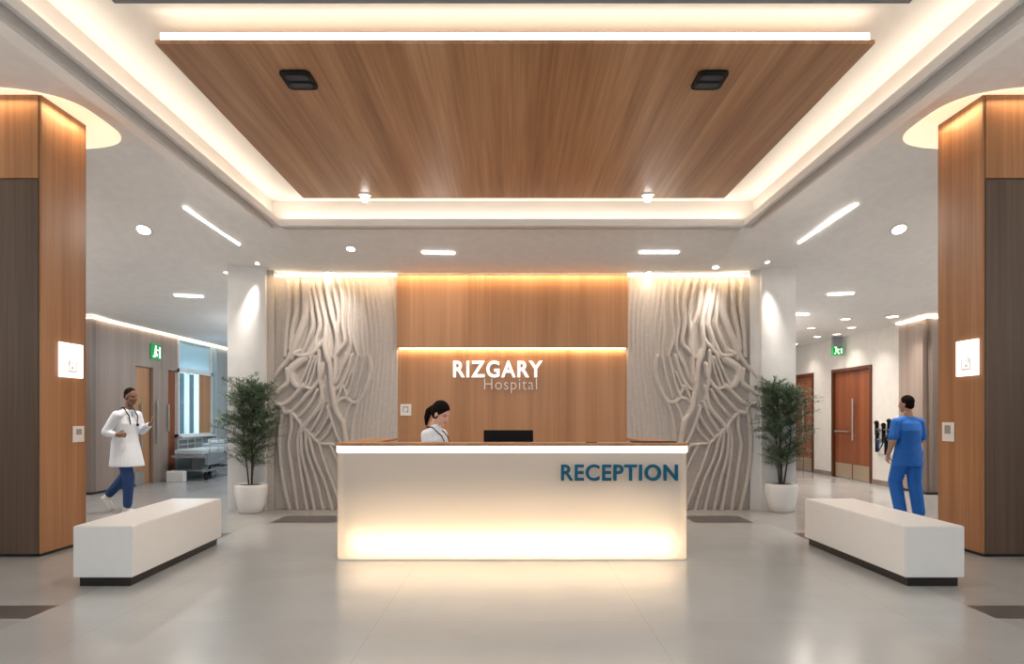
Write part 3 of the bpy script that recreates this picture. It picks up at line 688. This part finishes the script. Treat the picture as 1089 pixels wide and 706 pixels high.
# ================================================================ exit signs
t = thing('exit_sign', 'green emergency exit sign on the brown board wall above the sliding door', 'exit sign', (-WX, 14.8, 2.62))
obj('sign_plate', B(-WX+.001, -WX+.03, 14.5, 14.92, 2.53, 2.85, bevel=.004), M['green'], t)
xx = (-WX+.0305, -WX+.034)
obj('pictogram', boxes([(*xx, 14.66, 14.72, 2.77, 2.82), (*xx, 14.64, 14.72, 2.66, 2.76), (*xx, 14.72, 14.80, 2.72, 2.745), (*xx, 14.57, 14.66, 2.58, 2.61), (*xx, 14.62, 14.67, 2.58, 2.68), (*xx, 14.70, 14.76, 2.60, 2.66), (*xx, 14.82, 14.88, 2.57, 2.80)]), M['picto'], t)
ym = 15.7; kx = ym/F
x0, x1 = (885-HX)*kx, (895.5-HX)*kx
def zz(py): return CAMZ+(HY-py)*kx
t = thing('exit_sign', 'green exit sign hanging from the right corridor ceiling over the double door', 'exit sign', ((x0+x1)/2, ym, zz(378)))
tag(obj('hanger_box', B(x0+.005, x1-.005, ym-.04, ym+.04, zz(368.6), 3.118), M['cloth_grey'], t), 'grey hanging box')
obj('sign_plate', B(x0, x1, ym-.05, ym+.05, zz(377.8), zz(368.6), bevel=.004), M['green'], t)
yy = (ym-.054, ym-.0505); q = x0
obj('pictogram', boxes([(q+.03, q+.08, *yy, 2.86, 2.89), (q+.05, q+.11, *yy, 2.77, 2.85), (q+.10, q+.15, *yy, 2.82, 2.84), (q+.02, q+.06, *yy, 2.73, 2.755), (q+.10, q+.14, *yy, 2.73, 2.77), (q+.165, q+.195, *yy, 2.74, 2.86)]), M['picto'], t)
# ================================================================ wall rack in the right corridor
t = thing('equipment_rack', 'small wall rack of black and white instruments on the white corridor wall', 'equipment rack', (WX-.05, 14.0, .6))
obj('back_plate', B(WX-.06, WX-.042, 13.65, 14.28, .62, 1.25, bevel=.006), M['plate'], t)
for y, z0, z1 in ((13.75, .95, 1.28), (13.95, .85, 1.20), (14.2, .66, 1.02), (13.85, .62, .92), (14.22, 1.05, 1.24)):
    bm = bmesh.new(); tube(bm, [(WX-.10, y, z0), (WX-.09, y+.02, (z0+z1)/2), (WX-.10, y, z1)], .032, 10); bmesh.ops.create_uvsphere(bm, u_segments=12, v_segments=8, radius=.045, matrix=Matrix.Translation((WX-.10, y, z1)))
    obj('instrument', bm, M['soot'], t)
bm = bmesh.new(); tube(bm, [(WX-.12, 13.8, 1.0), (WX-.14, 13.95, .78), (WX-.12, 14.08, .70), (WX-.12, 14.16, .9)], .012, 8); obj('cord', bm, M['navy'], t)
obj('holder', boxes([(WX-.11, WX-.06, 13.7, 14.26, .90, .93), (WX-.11, WX-.06, 13.7, 14.26, 1.10, 1.12)]), M['chrome'], t)
# ================================================================ hospital trolley in the left corridor
t = thing('hospital_trolley', 'grey wheeled hospital stretcher parked under the left corridor window', 'stretcher', (-6.85, 16.1, 0))
X0, X1, Y0, Y1 = -7.2, -6.5, 15.1, 17.1
obj('frame', boxes([(X0, X1, Y0, Y1, .48, .54), (X0, X0+.05, Y0, Y1, .18, .23), (X1-.05, X1, Y0, Y1, .18, .23), (X0, X1, Y0+.2, Y0+.26, .18, .23), (X0, X1, Y1-.26, Y1-.2, .18, .23),
    (-6.95, -6.75, 15.5, 15.7, .22, .5), (-6.95, -6.75, 16.5, 16.7, .22, .5)], bevel=.008), M['cloth_grey'], t)
obj('mattress', boxes([(X0+.03, X1-.03, Y0+.05, Y1-.6, .54, .66), (X0+.03, X1-.03, Y1-.62, Y1-.05, .56, .74)], bevel=.03), M['mattress'], t)
obj('skirt', B(X1-.02, X1+.01, Y0+.15, Y1-.5, .32, .56, bevel=.006), M['cloth_grey'], t)
obj('pillow', B(X0+.12, X1-.12, Y1-.5, Y1-.1, .74, .84, bevel=.035), M['paper'], t)
for x in (X0+.01, X1-.01):
    bm = bmesh.new()
    for z in (.76, .86): tube(bm, [(x, Y0+.3, z), (x, Y1-.5, z)], .012, 8)
    for y in (Y0+.3, Y0+.75, Y1-.9, Y1-.5): tube(bm, [(x, y, .5), (x, y, .86)], .012, 8)
    obj('side_rail', bm, M['chrome'], t)
for x in (X0+.06, X1-.06):
    for y in (Y0+.22, Y1-.22):
        bm = bmesh.new(); tube(bm, [(x-.02, y, .08), (x+.02, y, .08)], .08, 20); tube(bm, [(x, y, .12), (x, y, .2)], .02, 8); obj('wheel', bm, M['soot'], t)
tag(obj('storage_box', B(-7.2, -6.85, 14.88, 15.05, 0.0, .22, bevel=.01), M['paper']), 'small white box on the floor at the near end of the stretcher', 'box')

# ================================================================ people
def sph(bm, c, r, rot=None, seg=20):
    r = (r, r, r) if not hasattr(r, '__len__') else r
    m_ = Matrix.Translation(c)@(rot.to_4x4() if rot else Matrix.Identity(4))@Matrix.Diagonal((*r, 1))
    bmesh.ops.create_uvsphere(bm, u_segments=seg, v_segments=seg//2+2, radius=1, matrix=m_)
def cap(bm, a, b, r0, r1):
    a = Vector(a); b = Vector(b); d = b-a; L = d.length
    if L < 1e-5: return
    rot = Vector((0, 0, 1)).rotation_difference(d).to_matrix().to_4x4()
    bmesh.ops.create_cone(bm, cap_ends=True, segments=18, radius1=r0, radius2=r1, depth=L, matrix=Matrix.Translation((a+b)/2)@rot)
    sph(bm, a, r0, seg=16); sph(bm, b, r1, seg=16)
def chain(bm, pts, rs):
    for i in range(len(pts)-1): cap(bm, pts[i], pts[i+1], rs[i], rs[i+1])
def loft(bm, rings, n=28):
    """rings of (centre, rx, ry)"""
    R = [[bm.verts.new((c[0]+rx*math.cos(2*PI*i/n), c[1]+ry*math.sin(2*PI*i/n), c[2])) for i in range(n)] for c, rx, ry in rings]
    for a, b in zip(R, R[1:]):
        for i in range(n): bm.faces.new((a[i], a[(i+1) % n], b[(i+1) % n], b[i]))
    bm.faces.new(R[0][::-1]); bm.faces.new(R[-1])
def remesh(bm, vox, smooth=3):
    bmesh.ops.recalc_face_normals(bm, faces=bm.faces)
    me = bpy.data.meshes.new('tmp'); bm.to_mesh(me); bm.free()
    o = bpy.data.objects.new('tmp', me); C.objects.link(o)
    r = o.modifiers.new('r', 'REMESH'); r.mode = 'VOXEL'; r.voxel_size = vox; r.use_smooth_shade = True
    s_ = o.modifiers.new('s', 'SMOOTH'); s_.factor = .5; s_.iterations = smooth
    bpy.context.view_layer.update()
    out = bpy.data.meshes.new_from_object(o.evaluated_get(bpy.context.evaluated_depsgraph_get()))
    bpy.data.objects.remove(o); out.materials.clear()
    for p in out.polygons: p.use_smooth = True
    return out
def hand(bm, wr, d, palm_n, side, curl=.5, s_=1.0):
    """wr wrist, d direction of the hand, palm_n the way the palm faces, side +1/-1 = which side the thumb is on"""
    d = Vector(d).normalized(); n = Vector(palm_n); n = (n-d*n.dot(d)).normalized(); sd = d.cross(n)*side
    wr = Vector(wr); pc = wr+d*.045*s_
    rot = Matrix((d, sd, n)).transposed()
    sph(bm, pc, (.052*s_, .040*s_, .015*s_), rot, 16); cap(bm, wr-d*.02, pc, .026*s_, .02*s_)
    for k, L in enumerate((.068, .078, .072, .056)):
        b = wr+d*.082*s_+sd*(.030-.020*k)*s_; a = curl*.55; p = b; ang = a
        for j, f in enumerate((.45, .32, .23)):
            q = p+(d*math.cos(ang)+n*math.sin(ang))*L*f*s_; cap(bm, p, q, (.0088-.0008*j)*s_, (.008-.0008*j)*s_); p = q; ang += curl*.8
    b = wr+d*.03*s_+sd*.03*s_; p = b+(d*.6+sd*.7+n*.25).normalized()*.036*s_; q = p+(d*.85+sd*.25+n*.35).normalized()*.030*s_
    cap(bm, b, p, .0125*s_, .0105*s_); cap(bm, p, q, .0105*s_, .0085*s_)
HM = lambda loc, yaw, pitch, roll=0: Matrix.Translation(loc)@Euler((roll, pitch, yaw)).to_matrix().to_4x4()
def head(bm, Hm, s_=1.0, female=False):
    n0 = len(bm.verts); b = bmesh.new()
    sph(b, (-.012, 0, .035), (.094, .075, .092), seg=28); sph(b, (.022, 0, -.035), (.064, .058 if not female else .054, .078), seg=24)
    sph(b, (.052, 0, -.088), (.027, .026, .020), seg=14); sph(b, (.055, 0, .028), (.034, .056, .016), seg=16)
    cap(b, (.080, 0, .016), (.100, 0, -.022), .007, .0105); sph(b, (.093, .009, -.026), .0075, seg=10); sph(b, (.093, -.009, -.026), .0075, seg=10)
    sph(b, (.077, 0, -.052), (.012, .022, .0055), seg=14); sph(b, (.075, 0, -.061), (.012, .019, .006), seg=14)
    for q in (-1, 1):
        sph(b, (-.008, q*.076, -.008), (.017, .008, .029), seg=14); sph(b, (.050, q*.036, -.022), (.026, .022, .022), seg=14)
    cap(b, (-.018, 0, -.06), (-.035, 0, -.155), .055 if not female else .046, .055 if not female else .045)
    bmesh.ops.scale(b, vec=(s_,)*3, verts=b.verts); bmesh.ops.transform(b, matrix=Hm, verts=b.verts)
    me = bpy.data.meshes.new('h'); b.to_mesh(me); b.free(); bm.from_mesh(me); bpy.data.meshes.remove(me)
def paint_face(me, Hm, s_=1.0):
    inv = Hm.inverted()
    for p in me.polygons:
        c = inv@p.center; c = c/s_
        if c.x > .05:
            for q in (-1, 1):
                if ((c.y-q*.030)/.013)**2+((c.z-.008)/.0055)**2 < 1: p.material_index = 2
                if ((c.y-q*.031)/.018)**2+((c.z-.030+.02*abs(abs(c.y)-.03))/.0035)**2 < 1: p.material_index = 2
            if (c.y/.022)**2+((c.z+.057)/.009)**2 < 1 and c.x > .07: p.material_index = 1
def hair_mesh(Hm, s_, parts, vox=.006):
    b = bmesh.new()
    for q in parts:
        if q[0] == 's': sph(b, q[1], q[2], seg=24)
        else: chain(b, q[1], q[2])
    bmesh.ops.scale(b, vec=(s_,)*3, verts=b.verts); bmesh.ops.transform(b, matrix=Hm, verts=b.verts)
    return remesh(b, vox, 2)
def pobj(name, me, mats, root, label=None):
    for q in (mats if isinstance(mats, list) else [mats]): me.materials.append(q)
    o = bpy.data.objects.new(name, me); C.objects.link(o); o.parent = root
    if label: o['label'] = label
    return o
def person_root(label, loc, rz, s_):
    t = thing('person', label, 'person', loc); t.rotation_euler = (0, 0, rz); t.scale = (s_,)*3; return t
def shoe(pt, yaw, pitch, toe=.19):
    b = bmesh.new(); sph(b, (.06, 0, .035), (.13, .042, .038), seg=20); sph(b, (-.035, 0, .05), (.045, .036, .05), seg=16); cap(b, (-.02, 0, .05), (-.02, 0, .10), .042, .042)
    box(b, -.075, .17, -.036, .036, .0, .022)
    T = Matrix.Translation(pt)@Euler((0, pitch, yaw)).to_matrix().to_4x4(); bmesh.ops.transform(b, matrix=T, verts=b.verts)
    return remesh(b, .007, 3)
# --- doctor: local x = walking direction, y = his left (away from the camera once rotated), z up
scl = 1.0
DX, DY = -5.52, 10.2
R = person_root('person in a long white coat and navy trousers walking past the left corridor door', (DX, DY, 0), math.radians(-14), 1.0)
Hd = HM((.10, 0, 1.645), math.radians(-8), math.radians(6))
b = bmesh.new(); head(b, Hd, .98)
sph(b, (.02, 0, 1.22), (.11, .16, .18)); sph(b, (0, 0, 1.02), (.11, .15, .15)); cap(b, (.03, -.15, 1.38), (.03, .15, 1.38), .05, .05); cap(b, (.04, 0, 1.38), (.06, 0, 1.50), .07, .054)
nr = [(.02, -.18, 1.385), (-.10, -.245, 1.15), (.06, -.22, 1.115)]; fr = [(.04, .18, 1.385), (.08, .235, 1.16), (.27, .16, 1.25)]
chain(b, nr, [.052, .042, .028]); chain(b, fr, [.052, .042, .028])
hand(b, (.06, -.22, 1.115), (1, .25, 0), (.1, 1, -.3), 1, 1.2); hand(b, (.27, .16, 1.25), (.8, -.15, .6), (-.3, -.6, .5), -1, .7)
chain(b, [(-.02, -.08, .94), (.14, -.09, .52), (.12, -.09, .10)], [.085, .055, .036])      # near leg, forward
chain(b, [(-.02, .08, .94), (-.07, .09, .52), (-.38, .10, .23)], [.085, .058, .038])        # far leg, pushing off
me = remesh(b, .0065); paint_face(me, Hd, .98); pobj('body', me, [M['skin_dark'], M['skin_dark'], M['eye']], R)
pobj('hair', hair_mesh(Hd, .98, [('s', (-.024, 0, .052), (.094, .078, .086)), ('s', (-.03, 0, .012), (.080, .079, .07))]), M['hair'], R)
b = bmesh.new()
for q in (-1, 1): cap(b, (.045, q*.02, 1.435), (.03, q*.165, 1.385), .056, .060)
cap(b, (.045, 0, 1.40), (.055, 0, 1.445), .08, .062)
loft(b, [((.03, 0, .66), .235, .225), ((.02, 0, .80), .205, .215), ((.0, 0, 1.0), .16, .20), ((.01, 0, 1.12), .138, .18), ((.02, 0, 1.27), .135, .185), ((.025, 0, 1.37), .10, .16), ((.03, 0, 1.42), .07, .10)])
chain(b, [(.02, -.185, 1.385), (-.10, -.245, 1.15), (.02, -.23, 1.118)], [.066, .058, .046]); chain(b, [(.04, .185, 1.385), (.08, .235, 1.16), (.24, .17, 1.235)], [.066, .058, .046])
pobj('white_coat', remesh(b, .009, 4), M['coat'], R, 'knee length white coat')
b = bmesh.new(); sph(b, (.088, 0, 1.385), (.045, .034, .085)); pobj('shirt', remesh(b, .007, 2), M['scrub_grey'], R, 'pale blue shirt at the open collar')
b = bmesh.new(); chain(b, [(-.02, -.08, .94), (.14, -.09, .52), (.12, -.09, .13)], [.10, .078, .060]); chain(b, [(-.02, .08, .94), (-.07, .09, .52), (-.36, .10, .25)], [.10, .078, .060])
pobj('trousers', remesh(b, .009, 4), M['navy'], R, 'navy blue trousers')
pobj('shoe', shoe((.12, -.09, 0), 0, 0), M['shoe'], R); pobj('shoe', shoe((-.44, .10, .135), 0, math.radians(48)), M['shoe'], R)
b = bmesh.new(); n_ = 14
def stetho(bm, base, rn, fwd, drop, r=.006, lx=.0):
    pts = []
    for i in range(n_+1):
        a = -PI*.5+2*PI*.0+(PI)*i/n_
        pts.append((base[0]-fwd*math.cos(a)*.9, base[1]+rn*math.sin(a), base[2]+.02))
    L_ = [(base[0]+fwd*1.0+lx, base[1]-rn*.75, base[2]-drop)]+[(base[0]+fwd*.95, base[1]-rn*.95, base[2]-drop*.45)]+pts+[(base[0]+fwd*.95, base[1]+rn*.95, base[2]-drop*.45), (base[0]+fwd+lx, base[1]+rn*.75, base[2]-drop)]
    tube(bm, L_, r, 8)
def world_pt(root, p): 
    return Matrix.LocRotScale(root.location, root.rotation_euler, root.scale)@Vector(p)
def attach_thing(name, bm, m, root, label, cat):
    Mx = Matrix.LocRotScale(root.location, root.rotation_euler, root.scale); bmesh.ops.transform(bm, matrix=Mx, verts=bm.verts)
    o = obj(name, bm, m, smooth=True); tag(o, label, cat); return o
b = bmesh.new(); stetho(b, (.05, 0, 1.475), .085, .095, .22, .008); sph(b, (.155, .064, 1.25), (.012, .022, .022), seg=12)
attach_thing('stethoscope', b, M['soot'], R, 'dark stethoscope round the neck of the walking person in the long coat', 'stethoscope')
# --- nurse in blue scrubs, seen from behind
NX, NY = 5.29, 9.55
R = person_root('person in bright blue scrubs walking away on the right, seen from behind', (NX, NY, 0), math.radians(102), .955)
Hn = HM((.04, 0, 1.60), math.radians(28), math.radians(4))
b = bmesh.new(); head(b, Hn, .98)
sph(b, (.0, 0, 1.20), (.11, .16, .18)); sph(b, (0, 0, 1.0), (.11, .15, .14)); cap(b, (.0, -.15, 1.35), (.0, .15, 1.35), .05, .05); cap(b, (.0, 0, 1.35), (.01, 0, 1.47), .07, .055)
chain(b, [(.0, .195, 1.35), (-.03, .26, 1.10), (.10, .235, .90)], [.052, .042, .028]); hand(b, (.10, .235, .90), (.35, -.1, -.9), (0, -1, 0), 1, .6)
chain(b, [(.0, -.195, 1.35), (.02, -.24, 1.10), (.20, -.18, 1.02)], [.052, .042, .028]); hand(b, (.20, -.18, 1.02), (1, .3, 0), (0, 1, 0), -1, .8)
chain(b, [(-.01, .09, .92), (.14, .09, .52), (.02, .10, .10)], [.09, .058, .038]); chain(b, [(-.01, -.09, .92), (-.02, -.09, .52), (-.10, -.09, .10)], [.09, .058, .038])
me = remesh(b, .0065); paint_face(me, Hn, .98); pobj('body', me, [M['skin_mid'], M['lips'], M['eye']], R)
pobj('hair', hair_mesh(Hn, .98, [('s', (-.026, 0, .046), (.096, .082, .092)), ('s', (-.045, 0, -.01), (.07, .070, .068))]), M['hair'], R)
b = bmesh.new()
for q in (-1, 1): cap(b, (.0, q*.02, 1.40), (.0, q*.17, 1.355), .058, .060)
cap(b, (0, 0, 1.37), (.01, 0, 1.41), .08, .062)
loft(b, [((.0, 0, .74), .165, .215), ((.0, 0, .9), .155, .20), ((-.005, 0, 1.06), .135, .18), ((-.01, 0, 1.24), .135, .195), ((-.01, 0, 1.34), .105, .175), ((0, 0, 1.40), .07, .10)])
chain(b, [(.0, .195, 1.35), (-.02, .25, 1.15)], [.066, .068]); chain(b, [(.0, -.195, 1.35), (.015, -.235, 1.15)], [.066, .068])
pobj('scrub_top', remesh(b, .009, 4), M['scrubs'], R, 'short sleeved bright blue top')
b = bmesh.new(); chain(b, [(-.01, .09, .92), (.14, .09, .52), (.02, .10, .11)], [.118, .092, .082]); chain(b, [(-.01, -.09, .92), (-.02, -.09, .52), (-.10, -.09, .11)], [.118, .092, .082])
pobj('scrub_trousers', remesh(b, .009, 4), M['scrubs'], R, 'bright blue trousers')
pobj('shoe', shoe((.03, .10, 0), 0, 0), M['shoe'], R); pobj('shoe', shoe((-.09, -.09, 0), 0, 0), M['shoe'], R)
# --- receptionist standing behind the desk, looking down to the right
RX, RY = -.845, 7.80
R = person_root('person with a dark ponytail and white coat behind the reception desk looking down', (RX, RY, 0), math.radians(-22), 1.03)
Hr = HM((.075, 0, 1.355), math.radians(-6), math.radians(24))
hs_ = 1.02
b = bmesh.new(); head(b, Hr, hs_, True)
sph(b, (.0, 0, 1.02), (.11, .145, .18)); sph(b, (-.02, 0, .82), (.12, .15, .15)); cap(b, (.0, -.125, 1.155), (.0, .125, 1.155), .05, .05)
chain(b, [(.0, -.165, 1.14), (.03, -.20, .92), (.20, -.16, .86)], [.045, .036, .025]); hand(b, (.20, -.16, .86), (1, .2, -.35), (0, .2, -1), 1, .4)
chain(b, [(.0, .165, 1.14), (.03, .20, .92), (.20, .10, .86)], [.045, .036, .025]); hand(b, (.20, .10, .86), (1, -.3, -.35), (0, -.2, -1), -1, .4)
chain(b, [(-.02, -.08, .78), (.0, -.08, .44), (-.02, -.08, .08)], [.09, .055, .036]); chain(b, [(-.02, .08, .78), (.0, .08, .44), (-.02, .08, .08)], [.09, .055, .036])
me = remesh(b, .0052); paint_face(me, Hr, hs_); pobj('body', me, [M['skin_fair'], M['lips'], M['eye']], R)
pobj('hair', hair_mesh(Hr, hs_, [('s', (-.022, 0, .046), (.100, .084, .096)), ('s', (-.035, 0, .0), (.070, .080, .075)), ('s', (-.112, 0, .02), (.035, .04, .04)),
    ('c', [(-.12, 0, .02), (-.15, 0, -.03), (-.145, 0, -.10), (-.125, 0, -.17)], [.03, .036, .032, .014])]), M['hair'], R, 'dark hair tied in a ponytail')
b = bmesh.new(); cap(b, (.0, -.13, 1.145), (.0, .13, 1.145), .062, .062); sph(b, (.0, 0, 1.03), (.13, .165, .17)); cap(b, (.0, 0, 1.15), (.015, 0, 1.20), .085, .062)
loft(b, [((-.02, 0, .56), .17, .19), ((-.02, 0, .75), .15, .175), ((-.01, 0, .9), .13, .155), ((.0, 0, 1.1), .125, .165)])
chain(b, [(.0, -.168, 1.135), (.03, -.20, .92), (.17, -.165, .868)], [.064, .054, .042]); chain(b, [(.0, .168, 1.135), (.03, .20, .92), (.17, .12, .868)], [.064, .054, .042])
pobj('white_coat', remesh(b, .008, 4), M['coat'], R, 'white coat')
b = bmesh.new(); chain(b, [(-.02, -.08, .78), (.0, -.08, .44), (-.02, -.08, .10)], [.10, .075, .06]); chain(b, [(-.02, .08, .78), (.0, .08, .44), (-.02, .08, .10)], [.10, .075, .06])
pobj('trousers', remesh(b, .01, 4), M['navy'], R)
pobj('shoe', shoe((-.02, -.08, 0), 0, 0), M['shoe'], R); pobj('shoe', shoe((-.02, .08, 0), 0, 0), M['shoe'], R)
b = bmesh.new(); stetho(b, (.01, 0, 1.20), .070, .115, .16, .006, lx=.03)
attach_thing('stethoscope', b, M['soot'], R, 'dark stethoscope round the neck of the person behind the desk', 'stethoscope')
